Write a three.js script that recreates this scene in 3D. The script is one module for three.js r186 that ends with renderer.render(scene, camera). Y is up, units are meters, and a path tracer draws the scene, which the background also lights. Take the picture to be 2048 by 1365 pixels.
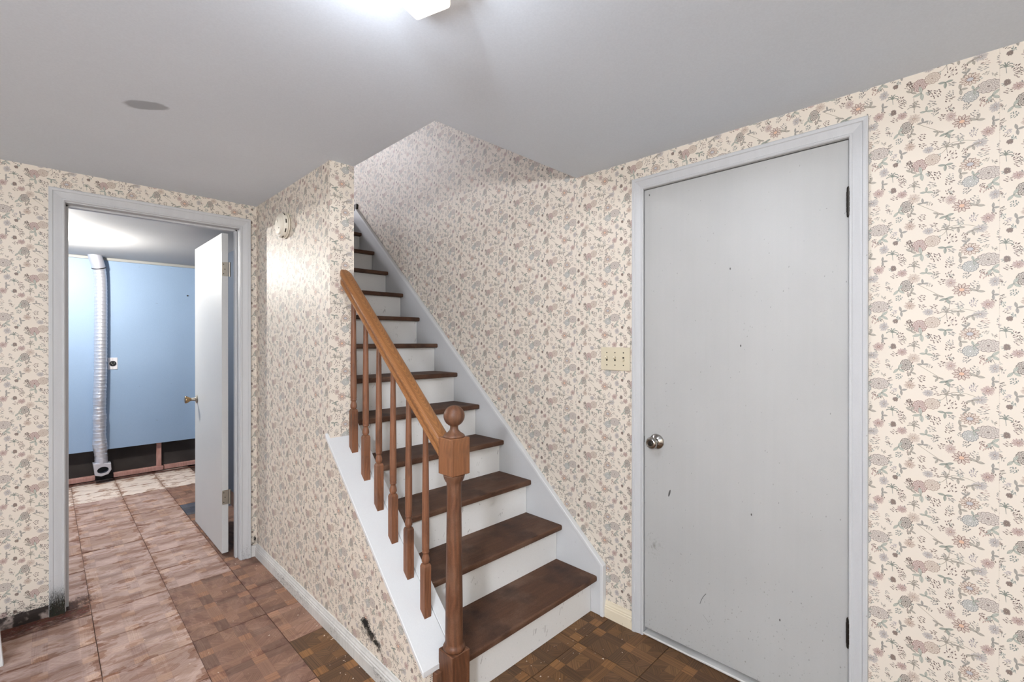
import * as THREE from 'three';
import { RoundedBoxGeometry } from 'three/addons/geometries/RoundedBoxGeometry.js';
import { mergeGeometries } from 'three/addons/utils/BufferGeometryUtils.js';

// ------------------------------------------------------------------ camera, exposure, lights
const scene = new THREE.Scene();
scene.background = new THREE.Color(0x000000);
const camera = new THREE.PerspectiveCamera(72.619, 2048 / 1365, 0.05, 60);
camera.position.set(0, 1.353, 0);
camera.lookAt(Math.sin(0.786), 1.353 - 0.0012, -Math.cos(0.786));
scene.add(camera);
const renderer = new THREE.WebGLRenderer({ antialias: true });
renderer.toneMapping = THREE.LinearToneMapping;
renderer.toneMappingExposure = 1.1;
renderer.shadowMap.enabled = true;
renderer.shadowMap.type = THREE.PCFSoftShadowMap;
const LIGHTS = {
  hall: { at: [0.541, 2.112, -0.872], I: 0.9, down: 2.15, color: 0xeef4ff, soft: 3 },
  hall2: { at: [-1.3, 1.84, 0.45], I: 13.5, color: 0xeef4ff, soft: 6 },  // added fill light behind the camera, lifts the whole hall
  laundry: { at: [0.02, 2.05, -4.84], I: 7.0, color: 0xfffaf2, soft: 1.6 },
  upstairs: { at: [-0.2, 4.68, -6.55], I: 21, color: 0xfaf9ff, soft: 8 },
};

// ------------------------------------------------------------------ helpers
function rng(seed) {
  let a = seed >>> 0;
  return () => { a = (a + 0x6d2b79f5) >>> 0; let t = a; t = Math.imul(t ^ (t >>> 15), t | 1); t ^= t + Math.imul(t ^ (t >>> 7), t | 61); return ((t ^ (t >>> 14)) >>> 0) / 4294967296; };
}
const hash = (x, y, s) => { let h = Math.imul(x, 374761393) ^ Math.imul(y, 668265263) ^ Math.imul(s, 1442695041); h = Math.imul(h ^ (h >>> 13), 1274126177); return ((h ^ (h >>> 16)) >>> 0) / 4294967296; };
const mod = (a, n) => ((a % n) + n) % n;
function vnoise(x, y, px, py, s) {                 // value noise, periodic in px, py cells
  const x0 = Math.floor(x), y0 = Math.floor(y), fx = x - x0, fy = y - y0, u = fx * fx * (3 - 2 * fx), v = fy * fy * (3 - 2 * fy);
  const h = (i, j) => hash(mod(x0 + i, px), mod(y0 + j, py), s);
  return (h(0, 0) * (1 - u) + h(1, 0) * u) * (1 - v) + (h(0, 1) * (1 - u) + h(1, 1) * u) * v;
}
function fbm(u, v, px, py, s, oct = 4) { let a = 0, k = 0.5, t = 0; for (let i = 0; i < oct; i++) { a += k * vnoise(u * px, v * py, px, py, s + i); t += k; k *= 0.5; px *= 2; py *= 2; } return a / t; }
const names = new Map();
function numbered(n) { const k = names.get(n) ?? 0; names.set(n, k + 1); return k ? n + '_' + String(k).padStart(3, '0') : n; }
function shadows(o) { o.castShadow = true; o.receiveShadow = true; return o; }
function mesh(name, geo, mat, parent = scene, label) {
  const m = shadows(new THREE.Mesh(geo, mat)); m.name = parent === scene ? numbered(name) : partName(parent, name); parent.add(m);
  if (label) m.userData.label = label;
  return m;
}
function partName(parent, n) { const c = (parent.userData.__c ??= {}); const k = c[n] ?? 0; c[n] = k + 1; return k ? n + '_' + String(k).padStart(3, '0') : n; }
function tag(o, label, category, extra = {}) { o.userData.label = label; o.userData.category = category; Object.assign(o.userData, extra); return o; }
function struct(o, label, category) { return tag(o, label, category, { kind: 'structure' }); }
function group(name, [x, y, z] = [0, 0, 0], turn = 0) { const g = new THREE.Group(); g.name = numbered(name); g.position.set(x, y, z); g.rotation.y = turn; scene.add(g); return g; }

// planar uv in metres from the face normals (u runs to the right when a wall is faced)
function planarUV(geo, along = 1) {
  const g = geo.index ? geo.toNonIndexed() : geo; g.computeVertexNormals();
  const p = g.attributes.position, n = p.count, uv = new Float32Array(n * 2), a = new THREE.Vector3(), b = new THREE.Vector3(), c = new THREE.Vector3();
  for (let i = 0; i < n; i += 3) {
    a.fromBufferAttribute(p, i); b.fromBufferAttribute(p, i + 1).sub(a); c.fromBufferAttribute(p, i + 2).sub(a); b.cross(c);
    const ax = Math.abs(b.x), ay = Math.abs(b.y), az = Math.abs(b.z);
    for (let k = 0; k < 3; k++) {
      a.fromBufferAttribute(p, i + k);
      let u, v;
      if (ax >= ay && ax >= az) { u = b.x < 0 ? a.z : -a.z; v = a.y; } else if (az >= ay) { u = b.z > 0 ? a.x : -a.x; v = a.y; } else { u = a.x; v = -a.z; }
      uv[(i + k) * 2] = u * along; uv[(i + k) * 2 + 1] = v;
    }
  }
  g.setAttribute('uv', new THREE.BufferAttribute(uv, 2));
  return g;
}
function basis(g, X, Y, Z, o) { return g.applyMatrix4(new THREE.Matrix4().makeBasis(new THREE.Vector3(...X), new THREE.Vector3(...Y), new THREE.Vector3(...Z)).setPosition(...o)); }
function poly(pts, holes = []) { const s = new THREE.Shape(pts.map((p) => new THREE.Vector2(...p))); for (const h of holes) s.holes.push(new THREE.Path(h.map((p) => new THREE.Vector2(...p)))); return s; }
const extrude = (shape, d, bevel = 0) => bevel ? new THREE.ExtrudeGeometry(shape, { depth: d - 2 * bevel, bevelEnabled: true, bevelSize: bevel, bevelThickness: bevel, bevelOffset: -bevel, bevelSegments: 1, steps: 1, curveSegments: 24 }).translate(0, 0, bevel)
  : new THREE.ExtrudeGeometry(shape, { depth: d, bevelEnabled: false, steps: 1, curveSegments: 24 });
// polygon given as (depth = -z, y), thick along x from x0 to x1
const prismX = (pts, x0, x1, holes, bevel) => planarUV(basis(extrude(poly(pts, holes), x1 - x0, bevel), [0, 0, -1], [0, 1, 0], [1, 0, 0], [x0, 0, 0]));
// polygon given as (x, y), thick along z from z0 up to z1
const prismZ = (pts, z0, z1, holes, bevel) => planarUV(extrude(poly(pts, holes), z1 - z0, bevel).translate(0, 0, z0));
// polygon given as (x, depth = -z), thick along y from y0 to y1
const prismY = (pts, y0, y1, holes, bevel) => planarUV(basis(extrude(poly(pts, holes), y1 - y0, bevel), [1, 0, 0], [0, 0, -1], [0, 1, 0], [0, y0, 0]));
function box(x0, x1, y0, y1, z0, z1, r = 0) {
  const w = x1 - x0, h = y1 - y0, d = z1 - z0, g = r ? new RoundedBoxGeometry(w, h, d, 1, r) : new THREE.BoxGeometry(w, h, d);
  return planarUV(g.translate((x0 + x1) / 2, (y0 + y1) / 2, (z0 + z1) / 2));
}
// box whose rounded edges shade smoothly
function softBox(x0, x1, y0, y1, z0, z1, r, seg = 2) {
  const g = new RoundedBoxGeometry(x1 - x0, y1 - y0, z1 - z0, seg, r).translate((x0 + x1) / 2, (y0 + y1) / 2, (z0 + z1) / 2);
  return planarUVKeep(g);
}
function planarUVKeep(geo) {                        // planar uv, keeping the smooth normals
  const g = geo.index ? geo.toNonIndexed() : geo, n = g.attributes.normal.clone();
  const r = planarUV(g); r.setAttribute('normal', n); return r;
}
function lathe(pts, seg = 28) { const g = new THREE.LatheGeometry(pts.map((p) => new THREE.Vector2(...p)), seg); const uv = g.attributes.uv, p = g.attributes.position; for (let i = 0; i < uv.count; i++) uv.setXY(i, uv.getX(i) * 0.16, p.getY(i)); return g; }
const cyl = (r0, r1, h, seg = 20) => new THREE.CylinderGeometry(r0, r1, h, seg);

// ------------------------------------------------------------------ textures
function canvasTex(w, h, draw, { repeat, srgb = true } = {}) {
  const c = document.createElement('canvas'); c.width = w; c.height = h; draw(c.getContext('2d'), w, h);
  const t = new THREE.CanvasTexture(c); if (srgb) t.colorSpace = THREE.SRGBColorSpace;
  t.wrapS = t.wrapT = THREE.RepeatWrapping; if (repeat) t.repeat.set(...repeat); return t;
}
function dataTex(w, h, f, { repeat, srgb = true } = {}) {          // f(u, v) -> [r, g, b] 0..255
  const d = new Uint8Array(w * h * 4);
  for (let y = 0; y < h; y++) for (let x = 0; x < w; x++) { const c = f(x / w, y / h), o = (y * w + x) * 4; d[o] = Math.max(0, Math.min(255, c[0])); d[o + 1] = Math.max(0, Math.min(255, c[1])); d[o + 2] = Math.max(0, Math.min(255, c[2])); d[o + 3] = 255; }
  const t = new THREE.DataTexture(d, w, h); t.magFilter = THREE.LinearFilter; t.minFilter = THREE.LinearFilter; t.wrapS = t.wrapT = THREE.RepeatWrapping;
  if (srgb) t.colorSpace = THREE.SRGBColorSpace; if (repeat) t.repeat.set(...repeat); t.needsUpdate = true; return t;
}
const lerp3 = (a, b, t) => [a[0] + (b[0] - a[0]) * t, a[1] + (b[1] - a[1]) * t, a[2] + (b[2] - a[2]) * t];
const css = (c, a = 1) => `rgba(${c[0] | 0},${c[1] | 0},${c[2] | 0},${a})`;

// wallpaper: one strip is two flower cells, the second dropped by half; the next strip starts with the same cell
const INK = {
  taupe: [[192, 181, 173], [134, 123, 116]], blue: [[187, 185, 180], [130, 131, 130]], peach: [[198, 181, 167], [140, 118, 104]], peachd: [[192, 174, 161], [124, 98, 90]],
  peachf: [[199, 184, 170], [157, 139, 126]], pink: [[191, 174, 165], [146, 121, 114]], rose: [[186, 165, 157], [135, 107, 100]], lilac: [[184, 177, 172], [137, 129, 127]],
  dark: [[181, 170, 160], [98, 91, 84]], brown: [[133, 118, 110], [105, 91, 83]], brownd: [[113, 97, 91], [89, 73, 68]], sage: [[180, 181, 170], [119, 123, 112]], sagek: [[163, 165, 154], [96, 103, 93]],
  tan: [[177, 170, 158], [122, 114, 105]], grey: [[160, 156, 148], [127, 123, 117]], lil: [[176, 168, 166], [146, 137, 138]], sageb: [[156, 161, 153], [118, 125, 119]], pinkd: [[174, 151, 140], [144, 117, 108]],
};
const MOTIFS = [
  ['F', .913, .199, .088, .059, 'taupe', 14], ['F', .764, .264, .057, .053, 'blue', 12], ['P', .76, .06, .076, .061, 'peach', 12], ['P', .691, .534, .07, .066, 'peachd', 10],
  ['B', .596, .442, .047, .05, 'pink'], ['F', .314, .96, .057, .061, 'rose', 12], ['F', .43, .916, .059, .055, 'peachf', 11], ['B', .395, .787, .045, .04, 'lilac'],
  ['B', .22, .7, .049, .048, 'peach'], ['F', .183, .447, .045, .058, 'dark', 10], ['B', .257, .36, .055, .055, 'peachf'], ['B', .146, .284, .045, .04, 'rose'],
  ['B', .846, .832, .059, .045, 'lilac'], ['B', .909, .718, .051, .048, 'rose'], ['B', .965, .458, .043, .05, 'lilac'], ['B', .082, .892, .025, .026, 'brown'], ['B', .06, .212, .027, .032, 'brown'],
  ['G', .939, .315, .051, .055, 'sage'], ['G', .329, .062, .054, .058, 'sage'], ['G', .558, .63, .043, .046, 'sagek'], ['G', .548, .012, .043, .046, 'sagek'], ['G', .375, .304, .039, .042, 'sage'],
  ['G', .109, .496, .045, .049, 'sage'], ['G', .677, .15, .041, .044, 'tan'], ['G', .815, .557, .045, .049, 'tan'], ['G', .658, .786, .039, .042, 'tan'], ['G', .231, .533, .035, .038, 'tan'],
  ['G', .231, .02, .037, .04, 'tan'], ['G', .485, .592, .033, .036, 'tan'], ['G', .779, .842, .037, .04, 'tan'], ['G', .792, .197, .033, .036, 'sage'], ['G', .948, .611, .035, .038, 'grey'],
  ['G', .733, .976, .033, .036, 'grey'], ['G', .136, .769, .039, .042, 'grey'], ['G', .344, .433, .035, .038, 'grey'],
  ['D', .582, .217, .041, .044, 'brown', 7], ['D', .601, .914, .059, .063, 'brownd', 9], ['D', .125, .067, .037, .04, 'brownd', 8], ['D', .465, .124, .049, .053, 'brownd', 12], ['D', .334, .717, .033, .036, 'brown', 6],
  ['D', .445, .723, .029, .032, 'brown', 6], ['D', .425, .226, .039, .042, 'grey', 9], ['D', .732, .364, .035, .038, 'grey', 9], ['D', .677, .709, .035, .038, 'grey', 10], ['D', .788, .702, .035, .038, 'lil', 10],
  ['D', .801, .473, .039, .042, 'grey', 8], ['D', .591, .343, .043, .046, 'brown', 7], ['D', .514, .421, .033, .036, 'brown', 7], ['D', .147, .151, .037, .04, 'brown', 9], ['D', .071, .773, .023, .025, 'lil', 6],
  ['D', .114, .594, .035, .038, 'sageb', 9], ['D', .334, .608, .039, .042, 'brown', 8], ['D', .45, .349, .033, .036, 'grey', 8], ['D', .877, .378, .039, .042, 'pinkd', 8], ['D', .869, .96, .043, .046, 'grey', 10],
  ['D', .21, .931, .039, .042, 'brown', 8], ['D', .071, .312, .033, .036, 'brown', 6], ['D', .714, .892, .029, .032, 'brown', 6], ['D', .592, .163, .035, .038, 'grey', 9], ['D', .895, .91, .035, .038, 'pinkd', 5],
  ['W', .049, .036, .049, .053, 'sagek'], ['W', .257, .214, .049, .053, 'tan'], ['W', .558, .801, .051, .055, 'tan'],
];
const VINES = [[.283, .428, .355, .481, .425, .534, .504, .593], [.257, .096, .252, .164, .288, .205, .252, .274], [.601, .763, .677, .748, .76, .771, .824, .806], [.485, .878, .524, .859, .543, .833, .558, .808], [.944, .347, .957, .386, .974, .413, .974, .444], [.582, .677, .591, .73, .577, .769, .558, .801]];
function drawMotif(g, m, x, y, S, rand) {
  const [t, , , rx0, ry0, ink, n] = m, big = t === 'D' ? 1.05 : t === 'G' ? 1.12 : 1.2, rx = rx0 * S * big, ry = ry0 * S * big, [fill, line] = INK[ink];
  const lite = lerp3(fill, [229, 221, 208], .28), leaf = (cx, cy, len, ang, f, l, w = .42) => { g.save(); g.translate(cx, cy); g.rotate(ang); g.beginPath(); g.moveTo(0, 0); g.quadraticCurveTo(len * .5, -len * w, len, 0); g.quadraticCurveTo(len * .5, len * w, 0, 0); g.fillStyle = css(f); g.fill(); g.strokeStyle = css(l, .85); g.lineWidth = S * .0032; g.stroke(); g.beginPath(); g.moveTo(0, 0); g.lineTo(len * .85, 0); g.stroke(); g.restore(); };
  g.save(); g.translate(x, y); g.lineJoin = 'round';
  if (t === 'F') {
    g.beginPath(); const K = n * 12; for (let i = 0; i <= K; i++) { const a = i / K * 6.2832, r = .84 + .18 * Math.sqrt(Math.abs(Math.sin(a * n / 2))); g[i ? 'lineTo' : 'moveTo'](Math.cos(a) * rx * r, Math.sin(a) * ry * r); }
    g.fillStyle = css(lite); g.fill(); g.strokeStyle = css(line); g.lineWidth = S * .0062; g.stroke();
    g.lineWidth = S * .0042; for (const k of [.74, .52, .33]) { g.beginPath(); const q = Math.round(n * (k + .2)); for (let i = 0; i <= q * 10; i++) { const a = i / (q * 10) * 6.2832, r = k * (.8 + .24 * Math.abs(Math.sin(a * q / 2 + k * 3))); g[i ? 'lineTo' : 'moveTo'](Math.cos(a) * rx * r, Math.sin(a) * ry * r); } g.strokeStyle = css(line, .75); g.stroke(); } g.lineWidth = S * .0032; for (let i = 0; i < n; i++) { const a = (i + .5) / n * 6.2832; g.beginPath(); g.moveTo(Math.cos(a) * rx * .35, Math.sin(a) * ry * .35); g.lineTo(Math.cos(a) * rx * .86, Math.sin(a) * ry * .86); g.strokeStyle = css(line, .28); g.stroke(); }
    g.beginPath(); g.ellipse(0, 0, rx * .13, ry * .14, 0, 0, 7); g.fillStyle = ink === 'blue' ? 'rgb(228,226,222)' : css(line); g.fill(); g.strokeStyle = css(line); g.stroke();
  } else if (t === 'P') {
    for (let i = 0; i < n; i++) { const a = i / n * 6.2832, l = 1; g.save(); g.scale(rx, ry); g.rotate(a); g.beginPath(); g.moveTo(.2, 0); g.quadraticCurveTo(.6, -.36, l, 0); g.quadraticCurveTo(.6, .36, .2, 0); g.restore(); g.fillStyle = css(lite); g.fill(); g.strokeStyle = css(line, .9); g.lineWidth = S * .005; g.stroke(); }
    g.beginPath(); g.ellipse(0, 0, rx * .32, ry * .28, 0, 0, 7); g.fillStyle = ink === 'peach' ? 'rgb(184,182,184)' : 'rgb(214,176,150)'; g.fill(); g.strokeStyle = 'rgb(118,108,108)'; g.lineWidth = S * .004; g.stroke();
    for (let i = 0; i < n; i++) { const a = (i + .5) / n * 6.2832; g.beginPath(); g.ellipse(Math.cos(a) * rx * .45, Math.sin(a) * ry * .45, S * .005, S * .005, 0, 0, 7); g.fillStyle = 'rgb(112,80,70)'; g.fill(); }
  } else if (t === 'B') {
    for (let i = 0; i < 34; i++) { const a = i / 34 * 6.2832 + rand() * .12, l = .72 + rand() * .34; g.beginPath(); g.moveTo(Math.cos(a) * rx * .15, Math.sin(a) * ry * .15); g.lineTo(Math.cos(a) * rx * l, Math.sin(a) * ry * l); g.strokeStyle = css(i % 3 ? fill : line, i % 3 ? 1 : .8); g.lineWidth = S * (i % 3 ? .0075 : .0045); g.stroke(); }
    g.beginPath(); g.ellipse(0, 0, rx * .26, ry * .26, 0, 0, 7); g.fillStyle = css(lerp3(fill, line, .75)); g.fill(); g.beginPath(); g.ellipse(0, 0, rx * .1, ry * .1, 0, 0, 7); g.fillStyle = 'rgb(220,202,180)'; g.fill();
  } else if (t === 'G') {
    const a0 = rand() * 6.28; for (let i = 0; i < 3; i++) { const a = a0 + (i - 1) * (1.35 + rand() * .4); leaf(0, 0, Math.hypot(Math.cos(a) * rx, Math.sin(a) * ry) * 1.4, a, fill, line, .36); }
  } else if (t === 'D') {
    const a0 = rand() * 6.28; for (let i = 0; i < n; i++) { const a = a0 + i * 2.4, r = .25 + .7 * Math.sqrt((i + .5) / n); g.save(); g.translate(Math.cos(a) * rx * r, Math.sin(a) * ry * r); g.rotate(a0 + (rand() - .5) * 1.2); g.beginPath(); g.ellipse(0, 0, S * (.008 + rand() * .008), S * (.0032 + rand() * .003), 0, 0, 7); g.fillStyle = css(rand() < .5 ? fill : line); g.fill(); g.restore(); }
    g.strokeStyle = css(line, .5); g.lineWidth = S * .002; for (let i = 0; i < 3; i++) { g.beginPath(); g.moveTo(-Math.cos(a0) * rx * .8, -Math.sin(a0) * ry * .8); g.quadraticCurveTo((rand() - .5) * rx, (rand() - .5) * ry, Math.cos(a0 + i - 1) * rx * .9, Math.sin(a0 + i - 1) * ry * .9); g.stroke(); }
  } else if (t === 'W') {
    g.strokeStyle = css(lerp3(fill, line, .55)); g.lineCap = 'round'; for (let i = 0; i < 6; i++) { const a = 3.3 + i * .62; g.lineWidth = S * .0095; g.beginPath(); g.moveTo(0, 0); g.quadraticCurveTo(Math.cos(a) * rx * .6, Math.sin(a) * ry * .8 - ry * .25, Math.cos(a) * rx, Math.sin(a) * ry + ry * .2); g.stroke(); } g.lineWidth = S * .005; g.beginPath(); g.moveTo(0, 0); g.lineTo(rx * .1, ry * 1.1); g.stroke();
  }
  g.restore();
}
const CELL = 0.2525;
const wallTex = canvasTex(2048, 512, (g, W, H) => {
  const S = 512; g.fillStyle = 'rgb(220,210,196)'; g.fillRect(0, 0, W, H);
  for (const [strip, cells] of [[0, [.5, 0]], [1, [0, .5]]]) {
    g.save(); g.beginPath(); g.rect(strip * 1024, 0, 1024, H); g.clip();
    for (let k = -1; k < 3; k++) {
      const drop = k < 0 ? cells[1] : k > 1 ? cells[0] : cells[k], X = strip * 1024 + k * S;
      for (const dy of [-1, 0, 1]) {
        const rand = rng(71);
        for (const v of VINES) { g.beginPath(); g.moveTo(X + v[0] * S, (v[1] + drop + dy) * S); g.bezierCurveTo(X + v[2] * S, (v[3] + drop + dy) * S, X + v[4] * S, (v[5] + drop + dy) * S, X + v[6] * S, (v[7] + drop + dy) * S); g.strokeStyle = 'rgba(140,130,114,.9)'; g.lineWidth = 2.4; g.stroke(); }
        for (let i = 0; i < 46; i++) drawMotif(g, ['D', 0, 0, .018 + rand() * .014, .018 + rand() * .014, ['grey', 'tan', 'brown', 'sageb'][i % 4], 4 + (i % 3)], X + rand() * S, (rand() + drop + dy) * S, S, rand);
        for (const m of MOTIFS) drawMotif(g, m, X + m[1] * S, (m[2] + drop + dy) * S, S, rand);
      }
    }
    g.restore();
  }
  g.fillStyle = 'rgba(150,130,115,.28)'; g.fillRect(0, 0, 1.5, H); g.fillRect(1023, 0, 1.5, H);
});
function wallpaper(u0, v0) { const t = wallTex.clone(); t.repeat.set(1 / (4 * CELL), 1 / CELL); t.offset.set(0.5 - u0 / (4 * CELL), -v0 / CELL); t.needsUpdate = true; return t; }
// woven vinyl embossing of the wallpaper
const embossTex = dataTex(256, 256, (u, v) => { const k = 128 + 60 * (fbm(u, v, 16, 64, 5, 3) - .5) + 30 * Math.sin(v * 6.2832 * 48); return [k, k, k]; }, { srgb: false, repeat: [8, 8] });
const vinyl = (u0, v0, rough = .5) => new THREE.MeshPhysicalMaterial({ map: wallpaper(u0, v0), roughness: rough, specularIntensity: .75, bumpMap: embossTex, bumpScale: .00006 });

function paint(base, amp, seed, rough, { streak = 0, specks = 0, scuffs = 0, size = 1 } = {}) {
  const t = canvasTex(512, 512, (g, W, H) => {
    const im = g.createImageData(W, H), R = rng(seed);
    for (let y = 0; y < H; y++) for (let x = 0; x < W; x++) {
      const n = (fbm(x / W, y / H, 3, 3, seed, 5) - .5) * amp + (fbm(x / W, y / H, 40, 4, seed + 9, 3) - .5) * streak + (hash(x, y, seed) - .5) * 5, o = (y * W + x) * 4;
      im.data[o] = base[0] + n; im.data[o + 1] = base[1] + n; im.data[o + 2] = base[2] + n; im.data[o + 3] = 255;
    }
    g.putImageData(im, 0, 0);
    for (let i = 0; i < specks; i++) { g.fillStyle = `rgba(70,62,56,${.12 + R() * .4})`; g.beginPath(); g.ellipse(R() * W, R() * H, (.4 + R() * 1.1) * .7, (.4 + R() * 2.6) * .8, R() * 3, 0, 7); g.fill(); }
    for (let i = 0; i < scuffs; i++) { const x = R() * W, y = R() * H, n = 1 + R() * 4 | 0; for (let k = 0; k < n; k++) { g.strokeStyle = `rgba(62,56,50,${.15 + R() * .4})`; g.lineWidth = .6 + R() * 1.2; g.beginPath(); g.moveTo(x + k * 4 + R() * 6, y + R() * 8); g.lineTo(x + k * 4 + R() * 10 - 5, y + 6 + R() * 18); g.stroke(); } }
  }, { repeat: [1 / size, 1 / size] });
  return new THREE.MeshStandardMaterial({ map: t, roughness: rough });
}
// wood with the grain along v; cath > 0 adds cathedral arches
function wood(light, dark, seed, rough, { cath = 0, ringW = .3, wear = 0, size = .5, turn = false } = {}) {
  const t = dataTex(512, 512, (u, v) => {
    const wob = fbm(u, v, 3, 2, seed, 3), fine = fbm(u, v, 90, 5, seed + 4, 3), mid = fbm(u, v, 24, 2, seed + 8, 3);
    const c = Math.abs(mod(u * 4, 1) - .5) * 2, ring = .5 + .5 * Math.sin((cath * (v * 30 + c * c * 10) + u * 34 * (cath ? .1 : 1) + wob * 7) * 3.1);
    let k = ringW * ring + .33 * mid + .45 * fine + (.42 - ringW) * .5 - .1; k = Math.max(0, Math.min(1, k));
    let col = lerp3(dark, light, k);
    if (wear) { const w = Math.max(0, fbm(u, v, 5, 4, seed + 20, 5) - .5) * 2.4 * wear; col = lerp3(col, [128, 104, 88], Math.min(.55, w)); const b = Math.max(0, fbm(u, v, 4, 5, seed + 31, 4) - .55) * 3 * wear; col = lerp3(col, [44, 32, 28], Math.min(.7, b)); }
    const s = (hash(u * 512 | 0, v * 512 | 0, seed) - .5) * (9 + wear * 18) + (hash(u * 512 | 0, v * 512 | 0, seed + 3) > 1 - .004 * wear ? 50 : 0); return [col[0] + s, col[1] + s, col[2] + s];
  }, { repeat: [1 / size, 1 / size] });
  if (turn) { t.rotation = Math.PI / 2; }
  return new THREE.MeshPhysicalMaterial({ map: t, roughness: rough, specularIntensity: .6 });
}
// grime, mould and scuffs with an outline of their own, on a clear ground
function grime(w, h, draw, rough = .9) { return new THREE.MeshStandardMaterial({ map: canvasTex(w, h, draw), transparent: true, roughness: rough }); }
function blot(g, x, y, r, col, a, n, R, sx = 1, sy = 1) { for (let i = 0; i < n; i++) { const d = Math.pow(R(), .8) * r, t = R() * 6.2832, s = .5 + R() * R() * r * .18 * (1.2 - d / r); g.fillStyle = css(col, a * (.3 + .7 * R())); g.beginPath(); g.ellipse(x + Math.cos(t) * d * sx, y + Math.sin(t) * d * sy, s, s * (.6 + R()), t, 0, 7); g.fill(); } }

// vinyl parquet tile, 12 inch: big squares framed by strips with small corner blocks
function tileTex(seed, P) {
  return canvasTex(512, 512, (g, W) => {
    const R = rng(seed), q = W / 6;
    const blk = (x, y, w, h, ang, col) => {
      const s = (R() - .5) * P.vary, c = [col[0] + s, col[1] + s * .9, col[2] + s * .8];
      g.save(); g.beginPath(); g.rect(x, y, w, h); g.clip(); g.fillStyle = css(c); g.fillRect(x, y, w, h); g.translate(x + w / 2, y + h / 2); g.rotate(ang);
      const L = (w + h) * .8, bend = (R() - .5) * (P.bend ?? 40);
      for (let k = -L; k < L; k += 2.2 + R() * 2.4) { const dk = R() < P.dark; g.strokeStyle = dk ? css(lerp3(c, P.grain, .7), .35 + R() * .45) : css(lerp3(c, P.hi, .5), R() * (P.hiA ?? .5)); g.lineWidth = .7 + R() * 1.5; g.beginPath(); g.moveTo(-L, k); g.quadraticCurveTo(0, k + bend + (R() - .5) * 5, L, k + (R() - .5) * 4); g.stroke(); }
      g.restore(); g.strokeStyle = css(P.grain, .3); g.lineWidth = 1.2; g.strokeRect(x + .5, y + .5, w - 1, h - 1);
    };
    for (let j = 0; j < 2; j++) for (let i = 0; i < 2; i++) {
      const x = i * 3 * q, y = j * 3 * q, A = R() < .5 ? 1 : -1;
      if (R() < .55) for (let b = 0; b < 2; b++) for (let a = 0; a < 2; a++) blk(x + a * q, y + b * q, q, q, (a ^ b ? 1 : -1) * A * .8 + (R() - .5) * .5, R() < .3 ? P.light : P.base);
      else blk(x, y, 2 * q, 2 * q, A * (.6 + R() * .4), R() < .3 ? P.light : P.base);
      blk(x + 2 * q, y, q, 2 * q, Math.PI / 2 + (R() - .5) * .1, R() < .3 ? P.light : P.deep);
      blk(x, y + 2 * q, 2 * q, q, (R() - .5) * .1, R() < .3 ? P.light : P.deep);
      blk(x + 2 * q, y + 2 * q, q, q, R() < .5 ? .05 : 1.5, P.corner);
    }
    if (P.wash) {                                   // water has bleached the print and left rusty tide marks along the edges
      const im = g.getImageData(0, 0, W, W), d = im.data, sm = (a, b, t) => { t = Math.max(0, Math.min(1, (t - a) / (b - a))); return t * t * (3 - 2 * t); };
      for (let y = 0; y < W; y++) for (let x = 0; x < W; x++) {
        const u = x / W, v = y / W, o = (y * W + x) * 4, n = fbm(u, v, 3, 5, seed + 2, 6), st = fbm(u, v, 5, 22, seed + 3, 4);
        const edge = Math.min(x, W - x, Math.min(y, W - y)) / W, jag = fbm(u, v, 6, 9, seed + 7, 6), e = P.tide * sm(.0, .035, (jag - .4) * .42 - edge) * (.55 + .6 * fbm(u, v, 9, 12, seed + 12, 3));
        let k = Math.min(1, P.wash * (.55 + .45 * sm(.42, .56, n * .7 + st * .3))); k *= 1 - .7 * sm(.53, .6, fbm(u, v, 3, 8, seed + 21, 6)) * P.patch;
        const e2 = Math.min(1, e + P.tide * .55 * sm(.6, .63, fbm(u, v, 3, P.fine < 10 ? 4 : 9, seed + 31, 6)));
        for (let c = 0; c < 3; c++) { const det = (d[o + c] - P.base[c]) * P.keep, w = P.washCol[c] + det + (n - .5) * 36 + (fbm(u, v, 30, 90, seed + 41, 2) - .5) * P.fine; let q = d[o + c] + (w - d[o + c]) * k; q += (P.tideCol[c] + det * .8 - q) * Math.min(1, e2 * .85); d[o + c] = Math.max(0, Math.min(255, q + (hash(x, y, seed + c) - .5) * 6)); }
      }
      g.putImageData(im, 0, 0);
      for (let i = 0; i < 26; i++) { g.strokeStyle = css(P.tideCol, .25 + R() * .4); g.lineWidth = .6 + R() * 1.1; const x = R() * W, y = R() * W; g.beginPath(); g.moveTo(x, y); g.lineTo(x + (R() - .5) * 70, y + (R() - .5) * 14); g.stroke(); }
    }
  });
}
const BROWN = { base: [100, 73, 50], light: [116, 84, 55], deep: [88, 64, 45], corner: [136, 97, 60], grain: [46, 32, 24], hi: [176, 126, 76], hiA: .85, dark: .5, vary: 10, bend: 90, wash: 0 };
const MID = { base: [126, 94, 77], light: [138, 104, 84], deep: [113, 85, 70], corner: [150, 109, 83], grain: [86, 60, 51], hi: [180, 148, 128], dark: .6, vary: 11, wash: .5, keep: .9, patch: .35, fine: 22, washCol: [154, 122, 107], tide: .5, tideCol: [100, 68, 57] };
const WASHED = { base: [148, 119, 106], light: [156, 126, 110], deep: [138, 110, 98], corner: [162, 127, 105], grain: [112, 84, 76], hi: [198, 174, 162], dark: .6, vary: 9, wash: .9, keep: .7, patch: .15, fine: 24, washCol: [180, 155, 145], tide: .62, tideCol: [114, 75, 57] };
const BLEACH = { ...WASHED, wash: 2, keep: .12, patch: .1, fine: 5, washCol: [228, 212, 199], tide: .8, tideCol: [128, 90, 70] };
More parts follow.
